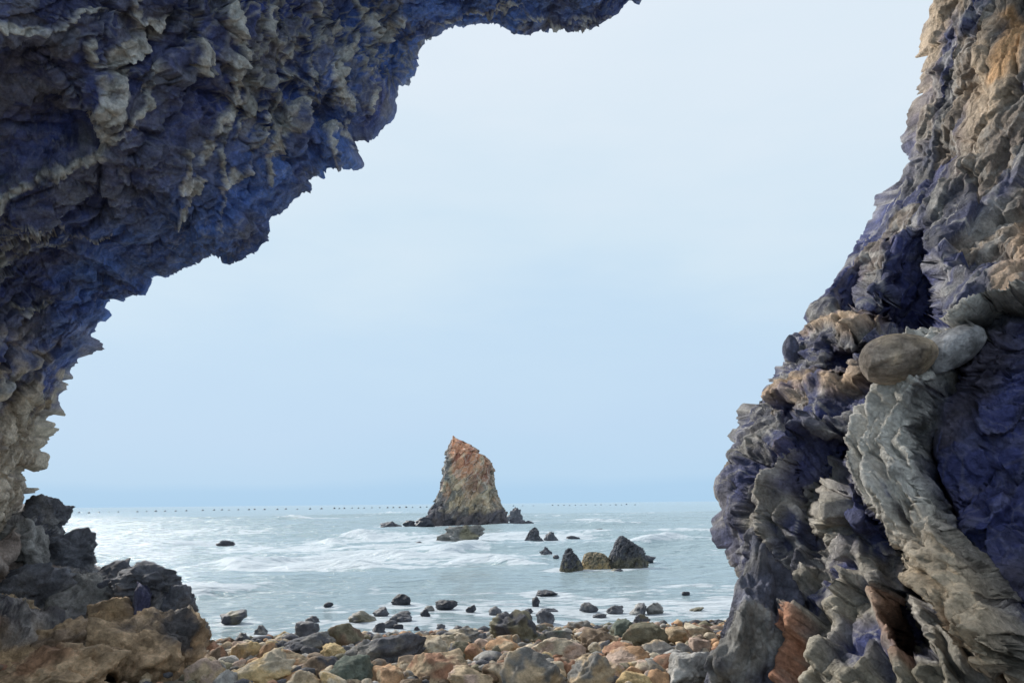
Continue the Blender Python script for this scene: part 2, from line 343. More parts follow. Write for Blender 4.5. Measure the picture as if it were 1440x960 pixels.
C = mixc(C, (0.42, 0.415, 0.40), np.clip(net*0.9+.8*np.maximum(ss(.65, .95, e2)*.8, ss(.65, 1, e3)*.8)*np.clip(reg+.2, 0, 1), 0, 1)); C = mixc(C, (.28, .30, .38), net2*.6); C = mixc(C, (0.68, 0.67, 0.63), vein*ss(-.6, .1, vn+.5*c4)*.95)
tanw = ss(.0, .4, fbm(V1*1.1, 101, 3))*ss(260, 470, X)*ss(260, 40, Y)*ss(650, 560, X)
C = mixc(C, (0.36, 0.30, 0.24), tanw*0.7)
C = mixc(C, (0.56, 0.48, 0.38), np.clip(foot*ss(-.3, .2, vn+.1)*0.9+ss(550, 600, Y+12*vn)*.85, 0, 1))
vm = (vein > .45) & (s >= 0)
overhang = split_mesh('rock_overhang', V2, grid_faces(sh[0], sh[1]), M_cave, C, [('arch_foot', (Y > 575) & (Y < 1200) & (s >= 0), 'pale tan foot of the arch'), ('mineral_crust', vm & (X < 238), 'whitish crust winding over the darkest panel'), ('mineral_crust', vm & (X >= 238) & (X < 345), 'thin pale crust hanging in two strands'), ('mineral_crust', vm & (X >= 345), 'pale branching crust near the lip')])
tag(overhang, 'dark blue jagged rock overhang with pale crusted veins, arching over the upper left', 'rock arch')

# ---- the rock wall on the right
RIM_B = [(1345,-260,10.5,1520,-260,8.4), (1335,-120), (1325,0,10.2,1520,-20,7.6), (1318,25), (1314,60), (1309,80), (1310,110), (1312,125), (1305,145), (1297,165), (1295,200,10,1520,190,6.8), (1295,222), (1285,232), (1278,255), (1262,280), (1250,300), (1240,320), (1235,330), (1210,345,9.8,1520,350,6.0), (1195,365), (1175,395), (1158,415), (1140,435), (1135,450), (1136,462,9.5,1520,480,5.4), (1125,472), (1112,474), (1108,490), (1110,505), (1100,530), (1085,545), (1070,565), (1058,575), (1055,595,9.0,1520,620,5.0), (1035,615), (1022,635), (1020,650), (1010,670), (1012,690), (1020,715,8.7,1520,760,4.8), (1030,745), (1042,770), (1047,790), (1050,830), (1050,880,7.9,1520,900,4.5), (1050,960), (1050,1100,6.8,1520,1100,4.0)]
rimB = [(k[0], k[1]) for k in RIM_B]
P, PX, PY, S, ne = loft(RIM_B, 1.6, 330, BACK[:5], EXT)
sh = P.shape; Nn = grid_normals(P); V = P.reshape(-1, 3); X = PX.ravel(); Y = PY.ravel(); n = Nn.reshape(-1, 3); s = S.ravel()
sg = -1.0 if n[(np.abs(s-.3) < .05)].mean(0)[0] > 0 else 1.0
w1 = np.where(s < 0, 1.0, rimw(X, Y, rimB, 0, 100)); w2 = np.where(s < 0, 1.0, 0.25+0.75*rimw(X, Y, rimB, 0, 40))
upw = ss(620, 430, Y)[:, None]                 # the grain leans right above, left below
def grain(V): return aniso(V, (0.55, 0.1, 0.85), 0.38)*upw+aniso(V, (-0.25, -0.45, 0.8), 0.38)*(1-upw)
c1, e1 = scoop(grain(V)*0.85, 103); c1 = .5*c1+.6*plates(grain(V)*1.0, 104)[0]
ub = upw[:, 0]; b1 = strata(V, (.84, .1, -.54), .5, 145)[0]*ub+strata(V, (.78, -.15, .62), .5, 147)[0]*(1-ub)
sl0 = ss(-10, 12, poly_sd(X, Y, [(1480,425),(1400,440),(1335,478),(1295,520),(1250,572),(1210,645),(1232,692),(1268,745),(1325,815),(1390,890),(1470,975),(1700,975),(1700,425)]))
V1 = push(V, sh, w1*(0.25*fbm(V*0.45, 105, 3)+0.40*c1*(1-.5*sl0))+w2*.26*b1*(1-.7*sl0), sg)
X, Y = project(V1); wa, wb_ = fbm(V1*1.5, 131, 3)*16, fbm(V1*1.5+9, 137, 3)*16; Xw, Yw = X+wa, Y+wb_
c2, e2 = scoop(grain(V1)*2.0+5, 113); q2, f2 = plates(grain(V1)*2.0, 114); p2 = plates.plate; c2 = .35*c2+.85*q2
disp = w2*0.25*c2
def set_depth(V, w, Yt): return EYEP+(V-EYEP)*(1+w*(Yt/np.maximum(V[:, 1], .5)-1))[:, None]
def hol(pts, a=-6, b=12): return ss(a, b, poly_sd(Xw, Yw, pts))
H1 = hol([(1243,335),(1275,322),(1308,318),(1324,400),(1322,480),(1262,478),(1238,470),(1236,400)], -6, 14)
H2 = hol([(1148,490),(1175,482),(1225,484),(1212,528),(1165,546),(1158,520)])
H3 = hol([(1090,612),(1130,600),(1196,612),(1200,690),(1150,720),(1092,700)], -6, 14)
H4 = hol([(1165,385),(1215,370),(1210,450),(1170,445)])
H5 = hol([(1230,540),(1262,515),(1270,540),(1235,600)]); H6 = hol([(1085,560),(1115,548),(1125,590),(1098,600)])
H7 = hol([(1138,700),(1165,690),(1178,740),(1150,760)]); H8 = hol([(1262,770),(1300,790),(1330,850),(1320,920),(1268,935),(1258,860)], -6, 12)
HOL = np.max([H1, H2, H3, H4, H5, H6, H7, H8], 0)
disp = disp*(1-0.55*HOL)
# two ledges with pale rubble
L1 = ss(14, 2, seg_dist(Xw, Yw, [(1145,468),(1180,458),(1235,462)])); L2 = ss(20, 3, seg_dist(Xw, Yw, [(1100,556),(1150,545),(1225,540)]))
disp = disp+0.16*L1+0.2*L2
# the thick folded slab with its shaded end face
E0 = [(1480,425),(1400,440),(1335,478),(1295,520),(1250,572),(1210,645),(1232,692),(1268,745),(1325,815),(1390,890),(1470,975)]
E1 = [(1480,440),(1415,452),(1372,490),(1325,560),(1305,620),(1312,680),(1345,745),(1390,815),(1470,925)]
slab = poly_sd(Xw*.4+X*.6, Yw*.4+Y*.6, E0+E1[::-1]); core = poly_sd(Xw*.5+X*.5, Yw*.5+Y*.5, E1+[(1800,930),(1800,440)])
slw = ss(-1, 9, slab); cow = ss(-2, 14, core)
tw = np.clip(seg_dist(X, Y, E0)/90, 0, 1)
disp = disp*(1-.5*slw)*(1-.55*cow)+slw*(0.16-0.05*tw+0.06*np.sin(seg_dist(Xw, Yw, E0)*0.30))
# long diagonal ribs below
RIBS = [([(1150,690),(1195,760),(1235,840),(1275,950)],12), ([(1185,660),(1180,730),(1200,790)],9), ([(1290,800),(1330,900),(1345,980)],8), ([(1310,840),(1365,960)],7), ([(1330,840),(1395,970)],8), ([(1120,640),(1085,700),(1095,760)],9), ([(1210,820),(1180,900),(1160,980)],11), ([(1150,820),(1120,870),(1110,960)],9)]
dE0 = seg_dist(Xw*.5+X*.5, Yw*.5+Y*.5, E0)
rb = ridged(np.stack([dE0*.055, Y*.007, 0*Y], 1), 155, 4)
disp = disp+slw*(1-cow)*.10*rb
under = ss(-30, -3, slab)*ss(0, -4, slab)*ss(600, 660, Y)*(X < 1500)*ss(20, -5, core)
rib = np.zeros(len(V))
for pts, wd_ in RIBS: rib = np.maximum(rib, ss(1.3, 0.2, seg_dist(Xw, Yw, pts)/wd_))
disp = disp+0.16*rib*(1-cow)
V1 = push(V1, sh, disp, sg, 22)
# broken-out faces that look back into the cave: each stands upright across the view of the sea wall, with a step at its near edge
for Hm, q_, dp in ((H1, 92, .25), (H2, 85, .2), (H3, 90, .1), (H4, 85, .1), (H5, 85, .15), (H6, 85, .1), (H7, 85, .2), (H8, 92, .5)):
    if (Hm > .5).any(): V1 = set_depth(V1, Hm, np.percentile(V1[Hm > .5, 1], q_)+dp)
V1 = set_depth(V1, under, V1[:, 1]+.55)
V1 = set_depth(V1, slw*(1-cow)*.9, V1[:, 1]-0.45-.10*strata(V1, (.8, -.1, .55), .2, 149)[0])          # the slab stands proud
nearE1 = (np.abs(core) < 6) & (s >= 0)
V1 = set_depth(V1, cow, np.interp(Y, [440, 560, 620, 680, 815, 930], [6.0, 6.05, 6.0, 5.9, 5.2, 4.75])+0.35*fbm(V1*.6, 106, 3)+.22*plates(V1*1.3, 108)[0]-.0012*np.clip(X-1330, 0, 200))
g = grain(V1)
c3, e3 = scoop(g*5.0+2, 123); q3, f3 = plates(g*4.6, 124); p3 = plates.plate; c3 = .3*c3+.85*q3; c4, e4 = scoop(g*12, 127); c5, e5 = scoop(V1*9, 129)
b2 = strata(V1, (.84, .1, -.54), .17, 245)[0]*ub+strata(V1, (.78, -.15, .62), .17, 247)[0]*(1-ub)
cal = .35+1.0*ss(-.3, .35, fbm(V1*.7, 153, 3))
V2 = push(V1, sh, 0.11*b2*w2*(1-cow)*(1-.8*slw)+cal*(0.14*c3*(1-.45*np.maximum(np.maximum(cow, slw), HOL))+0.05*c4+0.03*c5)+0.03*ridged(V1*4, 141, 4), sg)
V = V1; vn = fbm(V*3.0, 151, 4); k1 = ss(-.3, .35, fbm(V*1.0, 191, 4)); k2 = ss(-.05, .4, fbm(g*1.6+7, 197, 4))
C = np.tile(np.array([0.062, 0.066, 0.095]), (len(V), 1))
C = mixc(C, (0.20, 0.195, 0.19), np.clip(.4*k1+.6*ss(.55, .75, p3), 0, 1)); C = mixc(C, (0.045, 0.058, 0.17), np.clip(ss(.44, .34, p2)*.65+k2*.5, 0, 1)); C = mixc(C, (.26, .21, .16), ss(.84, .92, p2)*.7)
C = mixc(C, (0.46, 0.445, 0.42), np.clip(np.maximum(ss(.6, .95, e2)*.8, ss(.6, 1, e3)*.8), 0, 1)*ss(-.5, .2, vn)*.75)
C = mixc(C, (0.05, 0.06, 0.19), np.clip(HOL*0.9+0.9*cow, 0, 1)*.85*ss(-.9, .0, vn+.3*c3)); C = mixc(C, (.09, .08, .10), cow*ss(.0, .4, fbm(V*1.2, 109, 3))*.8)  # shade of the hollows and the slab's end face, painted in dark blue
top = ss(300, 60, Y+0.9*(1330-X)); C = mixc(C, (0.46, 0.36, 0.26), top*ss(-.3, .25, fbm(g*1.4, 161, 3)))
C = mixc(C, (0.60, 0.36, 0.18), ss(26, 8, seg_dist(Xw, Yw, [(1432,30),(1410,110)]))*.9)
C = mixc(C, (0.50, 0.36, 0.25), ss(24, 6, seg_dist(Xw, Yw, [(1445,330),(1420,400)]))*.8)
C = mixc(C, (0.52, 0.38, 0.26), np.clip(L1+L2, 0, 1)*ss(-.5, .1, vn)*.9)
low = ss(640, 760, Y)*(1-cow); C = mixc(C, (0.30, 0.27, 0.20), low*ss(-.2, .3, fbm(g*1.3, 171, 3))*.8)
C = mixc(C, (0.62, 0.60, 0.55), np.clip(slw*.95*(1-cow), 0, 1)*ss(-.1, .85, rb+.7*vn+.5*c4)); C = mixc(C, (0.50, 0.46, 0.38), rib*.6*(1-H8))  # the slab's lit side is painted paler than its shaded end
C = mixc(C, (0.56, 0.42, 0.26), slw*(1-cow)*ss(700, 830, Y)*.7)
red = ss(-8, 10, poly_sd(Xw, Yw, [(1108,838),(1122,850),(1138,905),(1142,965),(1090,990),(1082,930),(1095,890)]))
C = mixc(C, (0.40, 0.18, 0.10), red*ss(-.4, .2, vn+.4*c3)*.85); C = mixc(C, (0.40, 0.22, 0.14), ss(22, 6, seg_dist(Xw, Yw, [(1250,855),(1275,930)]))*.7)
C = mixc(C, (0.36, 0.22, 0.13), ss(40, 10, seg_dist(Xw, Yw, [(1390,900),(1420,960)]))*.7)
wpx, wpy = project(V2); wY = V2[:, 1]; wok = s >= 0
def wall_depth(px, py, r=7): return float(np.median(wY[(np.hypot(wpx-px, wpy-py) < r) & wok]))
okw = s >= 0
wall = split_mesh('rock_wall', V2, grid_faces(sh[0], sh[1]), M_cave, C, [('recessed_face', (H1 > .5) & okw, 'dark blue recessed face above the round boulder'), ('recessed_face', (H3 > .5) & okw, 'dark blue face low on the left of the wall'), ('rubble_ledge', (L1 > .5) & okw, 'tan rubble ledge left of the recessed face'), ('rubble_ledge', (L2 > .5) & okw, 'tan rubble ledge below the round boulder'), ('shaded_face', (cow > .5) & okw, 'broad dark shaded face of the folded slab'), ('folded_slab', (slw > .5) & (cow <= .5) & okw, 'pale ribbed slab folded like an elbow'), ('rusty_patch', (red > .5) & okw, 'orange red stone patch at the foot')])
tag(wall, 'steep grey and blue rock wall with a pale folded slab, filling the right side', 'cliff')

# ---- the outcrop at the lower left
RIM_C = [(-200,600,12.5,-420,720,7), (-60,660), (0,672), (25,690,12.4,-320,900,5.2), (45,700), (78,705), (80,722), (92,738), (100,755), (118,772), (144,788), (162,800,11.6,-250,1150,4.3), (179,797), (199,794), (219,794), (239,798), (254,803), (260,815), (263,832), (276,845), (284,856,10.8,30,1180,4.4), (287,872), (292,890), (302,905), (306,925,9.0,260,1180,5.0), (310,950), (319,980), (344,1100,7,340,1200,5.2)]
rimC = [(k[0], k[1]) for k in RIM_C]
P, PX, PY, S, ne = loft(RIM_C, 1.5, 300, [(0.6, 1.05), (2.0, 1.2), (4, 1.4)], [(0.15, 0.3), (0.4, 0.8), (0.9, 1.6), (1.6, 2.2)])
# the far side of this outcrop falls to the beach
for i in range(ne): P[i, :, 2] = P[ne, :, 2]-[2.6, 1.5, 0.7, 0.2][i]*1.0; P[i, :, 0] = P[ne, :, 0]; P[i, :, 1] = P[ne, :, 1]+[1.9, 1.3, .7, .3][i]
sh = P.shape; Nn = grid_normals(P); V = P.reshape(-1, 3); X = PX.ravel(); Y = PY.ravel(); n = Nn.reshape(-1, 3); s = S.ravel()
sg = -1.0 if n[(np.abs(s-.3) < .05)].mean(0)[1] > 0 else 1.0
w1 = np.where(s < 0, 1.0, rimw(X, Y, rimC, 0, 90)); w2 = np.where(s < 0, 1.0, 0.3+0.7*rimw(X, Y, rimC, 0, 35))
c1, e1 = crag(V*0.9, 203, tilt=1.8)
V1 = push(V, sh, w1*(0.35*fbm(V*.5, 205, 3)+0.75*c1)+w2*.22*strata(V, (.2, .3, .9), .5, 207)[0], sg)
X, Y = project(V1); wa, wb_ = fbm(V1*1.8, 231, 4)*12, fbm(V1*1.8+9, 237, 4)*12; Xw, Yw = X+wa, Y+wb_
c2, e2 = crag(V1*2.2+5, 213, tilt=1.8); p2 = crag.plate
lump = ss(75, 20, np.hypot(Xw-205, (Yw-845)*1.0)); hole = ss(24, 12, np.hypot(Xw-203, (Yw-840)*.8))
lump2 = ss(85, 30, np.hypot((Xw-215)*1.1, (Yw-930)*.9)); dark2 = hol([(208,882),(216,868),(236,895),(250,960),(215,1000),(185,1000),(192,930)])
V1 = push(V1, sh, w2*0.42*c2+0.25*lump*w2-0.5*hole+0.3*lump2*w2-0.35*dark2, sg, 12)
c3, e3 = scoop(V1*4.5+2, 223); q3, f3 = plates(V1*3.6, 224); p3 = plates.plate; c3 = .5*c3+.9*q3; c4, e4 = scoop(V1*12, 227); c5, e5 = crag(V1*5+3, 229, tilt=1.8)
V2 = push(V1, sh, 0.11*c3*w2+0.04*c4+0.14*c5*w2+0.03*ridged(V1*4, 241, 4), sg, 10)
V = V1; vn = fbm(V*3.0, 251, 4); k1 = ss(-.3, .35, fbm(V*1.2, 291, 4))
C = np.tile(np.array([0.11, 0.108, 0.12]), (len(V), 1)); C = mixc(C, (0.24, 0.235, 0.235), np.clip(.5*k1+.6*ss(.55, .7, p2), 0, 1)); C = mixc(C, (.05, .055, .08), ss(.25, .15, p3)*.7)
C = mixc(C, (0.42, 0.41, 0.40), e3*.6)
brn = ss(835, 905, Y-0.12*X+30*vn+8); C = mixc(C, (0.48, 0.34, 0.20), brn*ss(-.45, .1, fbm(V*2, 261, 3)))
C = mixc(C, (0.36, 0.20, 0.11), brn*ss(.1, .4, fbm(V*1.5, 263, 3))*.7)
C = mixc(C, (0.40, 0.32, 0.27), ss(60, 20, seg_dist(Xw, Yw, [(-40,730),(20,770),(60,790)]))*.8)
C = mixc(C, (0.48, 0.34, 0.20), ss(22, 6, seg_dist(Xw, Yw, [(165,872),(180,880),(195,885)]))*.9+ss(20, 6, seg_dist(Xw, Yw, [(235,868),(255,880)]))*.9)
C = mixc(C, (0.05, 0.055, 0.14), np.clip(hole, 0, 1)*.8); C = mixc(C, (0.09, 0.09, 0.12), dark2*.85)  # shade inside the two hollows, put into the colour
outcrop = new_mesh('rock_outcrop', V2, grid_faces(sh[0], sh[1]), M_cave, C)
tag(outcrop, 'low craggy grey outcrop with rusty tan foot at the lower left', 'rock')

opx, opy = project(V2); oYd = V2[:, 1]; ook = s >= 0

# ------------------------------------------------------------------ beach ground and sea
def ground(x, y):
    yw = 12.3+0.17*x
    d = yw-y
    return np.where(d > 0, 0.50*(1-np.exp(-d*0.22)), 0.14*d*1.0).clip(-3, 1)
gx = np.concatenate([np.linspace(-30, -9, 20), np.linspace(-8.8, 8.8, 240), np.linspace(9, 30, 20)])
gy = np.concatenate([np.linspace(-12, 6, 30), np.linspace(6.1, 16, 220), np.linspace(16.5, 40, 12)])
GX, GY = np.meshgrid(gx, gy); Vg = np.stack([GX, GY, ground(GX, GY)], -1).reshape(-1, 3)
Q = Vg*[1, 1, 0]
cg, eg = crag(Q*3.0, 301); cg2, _ = crag(Q*9.0, 311)
Vg[:, 2] += 0.05*fbm(Q*0.8, 300, 3)+0.10*cg+0.04*cg2-0.07
gn = fbm(Q*2.5, 321, 3)
Cg = np.tile(np.array([0.30, 0.25, 0.18]), (len(Vg), 1)); Cg = mixc(Cg, (0.20, 0.19, 0.17), ss(-.2, .3, gn)); Cg = mixc(Cg, (0.36, 0.25, 0.14), ss(.1, .4, fbm(Q*4, 331, 3))*.8)
beach = new_mesh('beach', Vg, grid_faces(len(gy), len(gx)), M_stone, Cg); tag(beach, kind='structure')

# ------------------------------------------------------------------ single rocks
ICO = {}
def ico(n):
    if n not in ICO:
        import bmesh
        bm = bmesh.new(); bmesh.ops.create_icosphere(bm, subdivisions=n, radius=1)
        bm.verts.ensure_lookup_table(); ICO[n] = (np.array([v.co[:] for v in bm.verts]), np.array([[v.index for v in f.verts] for f in bm.faces])); bm.free()
    return ICO[n]
COL = dict(black=(.045,.048,.062), dark=(.085,.088,.105), slate=(.13,.135,.155), grey=(.22,.215,.205), pale=(.40,.39,.37), tan=(.50,.39,.26), beige=(.58,.50,.38), yellow=(.60,.45,.24), orange=(.50,.31,.18), rust=(.36,.20,.13), brown=(.24,.18,.13), olive=(.20,.185,.13), green=(.15,.18,.15), pink=(.50,.38,.31))
def rock_shape(seed, dims, sub=4, angular=0.8, rough=0.06, grain=None):
    D, F = ico(sub); rg = np.random.RandomState(seed)
    npl = rg.randint(8, 12); nn = rg.normal(size=(npl, 3)); nn /= np.linalg.norm(nn, axis=1, keepdims=True); dd = rg.uniform(0.5, 0.95, npl)
    q = D@nn.T; r = np.where(q > 0.05, dd/np.maximum(q, 0.05), 9)
    r = -np.log(np.exp(-34*r).sum(1)+np.exp(-34*1.2))/34
    r = r*angular+0.85*(1-angular)
    V = D*r[:, None]
    off = rg.uniform(-50, 50, 3)
    c, _ = scoop(V*1.8+off, seed % 97); c2, _ = plates(V*2.6+off, seed % 91)
    V = V*(1+rough*2.4*c[:, None]+rough*.9*c2[:, None]+rough*fbm(V*3+off, seed % 89, 4)[:, None])
    if sub >= 5: V = V*(1+rough*.55*scoop(V*6.5+off, seed % 83)[0][:, None]+rough*.2*scoop(V*15+off, seed % 79)[0][:, None])
    lo, hi = V.min(0), V.max(0); V = (V-(lo+hi)/2)/((hi-lo)/2)
    return V*np.asarray(dims)/2, F, off
def rock(name, seed, base, dims, c, c2=None, sub=4, mat=None, rotz=0.0, tilt=0.0, angular=.8, rough=.06, sink=.22, wet=None):
    V, F, off = rock_shape(seed, dims, sub, angular, rough)
    ca, sa = math.cos(tilt), math.sin(tilt); V = np.stack([V[:, 0]*ca-V[:, 2]*sa, V[:, 1], V[:, 0]*sa+V[:, 2]*ca], 1)
    V[:, 2] -= V[:, 2].min(); V[:, 2] -= sink*dims[2]
    m = max(dims); c = np.array(COL[c] if isinstance(c, str) else c); C = np.tile(c, (len(V), 1))
    U = V/m*2.2+off
    C = mixc(C, c*0.62, ss(-.1, .5, fbm(U*1.6, 7, 4))*.8); C = mixc(C, np.minimum(c*1.35+.02, .75), ss(.1, .5, fbm(U*1.3+4, 17, 4))*.7)
    if c2: C = mixc(C, COL[c2], ss(-.05, .25, fbm(U*0.9+9, 27, 4)))
    if wet: C = mixc(C, np.array([.05, .055, .06]), ss(wet, 0, V[:, 2])*.8)
    o = new_mesh(name, V, F, mat or M_stone, C)
    o.location = base; o.rotation_euler = (0, 0, rotz)
    return o
def ground_hit(px, py):
    z = 0.2
    for _ in range(12):
        p = on_plane(px, py, z); z = float(max(ground(p[0], p[1]), 0.0))
    return p
def put_rock(i, name, cat, group, px, pb, w, h, c, c2, label, sub=4, mat=None, depth=0.8, sea_=False, **kw):
    """px: centre, pb: where its foot meets the ground or the water, w, h: its apparent size"""
    p = on_plane(px, pb, 0.0) if sea_ else ground_hit(px, pb)
    k = p[1]/FPX/math.cos(PITCH)*1.0
    W, H = w*k, h*k
    sink = kw.pop('sink', 0.25)
    dims = (W, W*depth, H/(1-sink))
    p = p+np.array([0, W*depth*.35, 0])
    o = rock(name, 1000+i*7, tuple(p), dims, c, c2, sub, mat, sink=sink, **kw)
    return tag(o, label, cat, group)

G_B, G_S = 'boulders on the beach', 'rocks awash near the shore'
BEACH = [  # px, foot, width, height, colour, second colour, label
 (282,966,52,34,'tan','pink','pinkish tan boulder at the foot of the left outcrop'),
 (302,940,24,26,'brown','rust','small upright brown boulder beside the left outcrop'),
 (290,925,22,20,'rust',None,'small rusty stone wedged against the left outcrop'),
 (341,932,36,26,'tan','yellow','squat yellow tan boulder at the waterline on the left'),
 (371,932,28,26,'orange','brown','broken orange stone next to the squat yellow tan boulder'),
 (350,966,88,38,'beige','yellow','long beige boulder in the front row on the left'),
 (312,972,30,24,'pale',None,'pale grey stone between the pinkish tan and long beige boulders'),
 (402,944,54,24,'tan','orange','flat tan stone in front of the dark slab'),
 (427,925,66,24,'slate','grey','flat dark slate slab with a pale top near the waterline'),
 (463,928,34,18,'yellow',None,'bright yellow rounded stone right of the dark slate slab'),
 (483,912,42,30,'olive','brown','rounded olive brown boulder behind the bright yellow stone'),
 (447,950,44,22,'brown','dark','dark brown stone below the bright yellow stone'),
 (490,968,58,36,'green',None,'dark green boulder in the front row'),
 (508,938,46,34,'grey','slate','grey boulder right of the bright yellow stone'),
 (424,972,46,24,'tan','beige','tan stone left of the dark green boulder'),
 (462,974,42,22,'beige','yellow','beige stone tucked before the dark green boulder'),
 (546,940,84,42,'slate','grey','wide rough slate boulder in the middle of the beach'),
 (598,930,54,28,'beige','tan','beige boulder right of the wide rough slate boulder'),
 (574,950,46,22,'brown','tan','brown wedge shaped stone below the beige boulder'),
 (612,962,84,36,'tan','rust','long tilted tan boulder with rusty side in the front row'),
 (540,970,46,26,'orange','tan','orange stone below the wide rough slate boulder'),
 (572,976,36,18,'brown',None,'low brown stone at the bottom edge left of the tilted boulder'),
 (646,932,36,26,'olive','dark','dark angular stone with a pale flat top'),
 (668,934,30,24,'orange','rust','orange red stone right of the dark angular stone'),
 (652,912,52,24,'grey','beige','grey beige slab behind the orange red stone'),
 (705,922,44,18,'orange','tan','flat orange tan stone below the big olive boulder'),
 (722,906,62,42,'olive','dark','big dark olive boulder at the waterline mid beach'),
 (688,938,40,18,'slate','pale','low slate stone below the flat orange tan stone'),
 (660,974,56,26,'tan','pink','tan stone at the bottom edge mid beach'),
 (700,962,40,24,'brown','beige','brown stone left of the big rough grey brown boulder'),
 (752,980,84,54,'grey','tan','big rough grey brown boulder in the front row'),
 (786,928,70,28,'beige','pink','flat pale beige slab lying behind the big rough boulders'),
 (762,896,28,16,'olive','grey','olive stone right of the big dark olive boulder'),
 (785,906,34,18,'grey','green','grey green stone behind the flat pale beige slab'),
 (818,892,36,16,'brown','grey','flat topped brown block at the waterline'),
 (832,976,60,48,'tan','grey','rough brown boulder right of the big rough grey brown boulder'),
 (844,914,50,30,'brown','tan','pointed brown boulder with tan ridge'),
 (880,898,38,24,'green','olive','mossy green stone at the waterline'),
 (908,914,58,32,'olive','brown','long dark olive brown boulder on the right of the beach'),
 (871,926,38,20,'rust','orange','rust red stone below the long dark olive brown boulder'),
 (882,945,64,24,'orange','pink','long reddish layered stone below the rust red stone'),
 (928,926,48,22,'grey','tan','grey tan flattened stone below the long dark olive brown boulder'),
 (900,950,34,18,'beige','yellow','rounded cream yellow stone in the front rows'),
 (894,970,48,22,'yellow',None,'bright yellow stone at the bottom edge on the right'),
 (946,950,46,24,'rust','brown','red brown stone left of the pale grey boulders'),
 (932,968,34,22,'orange',None,'orange stone between the bright yellow and pale grey stones'),
 (980,968,66,42,'pale','grey','large pale grey boulder at the foot of the right wall'),
 (956,906,36,20,'tan','orange','tan orange stone near the waterline on the right'),
 (988,926,28,24,'pink',None,'pinkish stone beside the right wall'),
 (968,926,26,18,'grey','pale','small grey stone beside the pinkish stone'),
 (985,900,36,18,'beige','olive','beige stone at the waterline by the right wall'),
 (918,938,30,16,'beige',None,'small beige stone left of the red brown stone'),
 (1003,952,24,22,'grey',None,'grey stone squeezed against the right wall'),
 (862,960,34,22,'tan','pink','pinkish tan stone right of the rough brown boulder'),
 (800,950,36,20,'rust','brown','rusty edge stone in front of the flat pale beige slab'),
 (624,914,30,18,'olive','beige','small olive stone behind the dark angular stone'),
 (390,950,30,20,'brown','rust','small brown stone right of the long beige boulder'),
]
for i, (px, pb, w, h, c, c2, lb) in enumerate(BEACH):
    rg = random.Random(i)
    put_rock(i, 'boulder', 'boulder', G_B, px, pb, w*1.08, h*1.0, c, c2, lb, sub=5 if w > 50 else 4, depth=rg.uniform(.7, 1.0), tilt=rg.uniform(-.18, .18), angular=rg.uniform(.65, .95), rough=rg.uniform(.08, .17))

# smaller stones packed between them, each named after the marked boulder it lies by
MARKS = [(282,955,'pinkish tan boulder'),(350,955,'long beige boulder'),(427,918,'dark slate slab'),(490,958,'dark green boulder'),(546,930,'wide rough slate boulder'),(612,955,'tilted tan boulder'),(668,926,'orange red stone'),(722,895,'big olive boulder'),(752,955,'big rough grey boulder'),(786,922,'flat beige slab'),(844,905,'pointed brown boulder'),(908,905,'long olive brown boulder'),(894,964,'bright yellow front stone'),(980,955,'large pale grey boulder'),(956,900,'tan orange stone'),(371,925,'broken orange stone')]
rgf = random.Random(21); used_l = set(); nfil = 0
CN = dict(tan='tan', beige='cream', orange='orange', brown='brown', grey='grey', pale='pale grey', pink='pinkish', olive='olive', rust='rusty', slate='slate', yellow='yellow')
for tr in range(2500):
    if nfil >= 190: break
    px = rgf.uniform(275, 1005); pb = rgf.uniform(895, 968)+ (6 if px < 700 else -6)
    w = rgf.uniform(13, 27)*(0.8+.5*(pb-890)/80); h = w*rgf.uniform(.45, .75)
    c = rgf.choice(['tan', 'beige', 'tan', 'orange', 'brown', 'grey', 'pale', 'pink', 'beige', 'olive', 'rust', 'slate', 'yellow'])
    mk = min(MARKS, key=lambda m: (m[0]-px)**2+4*(m[1]-pb)**2); dx, dy = px-mk[0], pb-mk[1]
    side = ('right of' if dx > 0 else 'left of') if abs(dx) > 1.6*abs(dy) else ('below' if dy > 0 else 'above')
    shp = 'flat' if h/w < .55 else ('chunky' if h/w > .67 else 'angular')
    lb = f"{'small' if w < 18 else 'medium'} {shp} {CN[c]} stone just {side} the {mk[2]}"
    if lb in used_l: continue
    used_l.add(lb); nfil += 1
    put_rock(700+tr, 'stone', 'stone', 'smaller stones packed between the beach boulders', px, pb, w, h, c, rgf.choice([None, 'beige', 'tan', 'grey']), lb, sub=3, depth=rgf.uniform(.7, 1.1), tilt=rgf.uniform(-.3, .3), angular=rgf.uniform(.8, 1), rough=rgf.uniform(.06, .15), sink=.15)

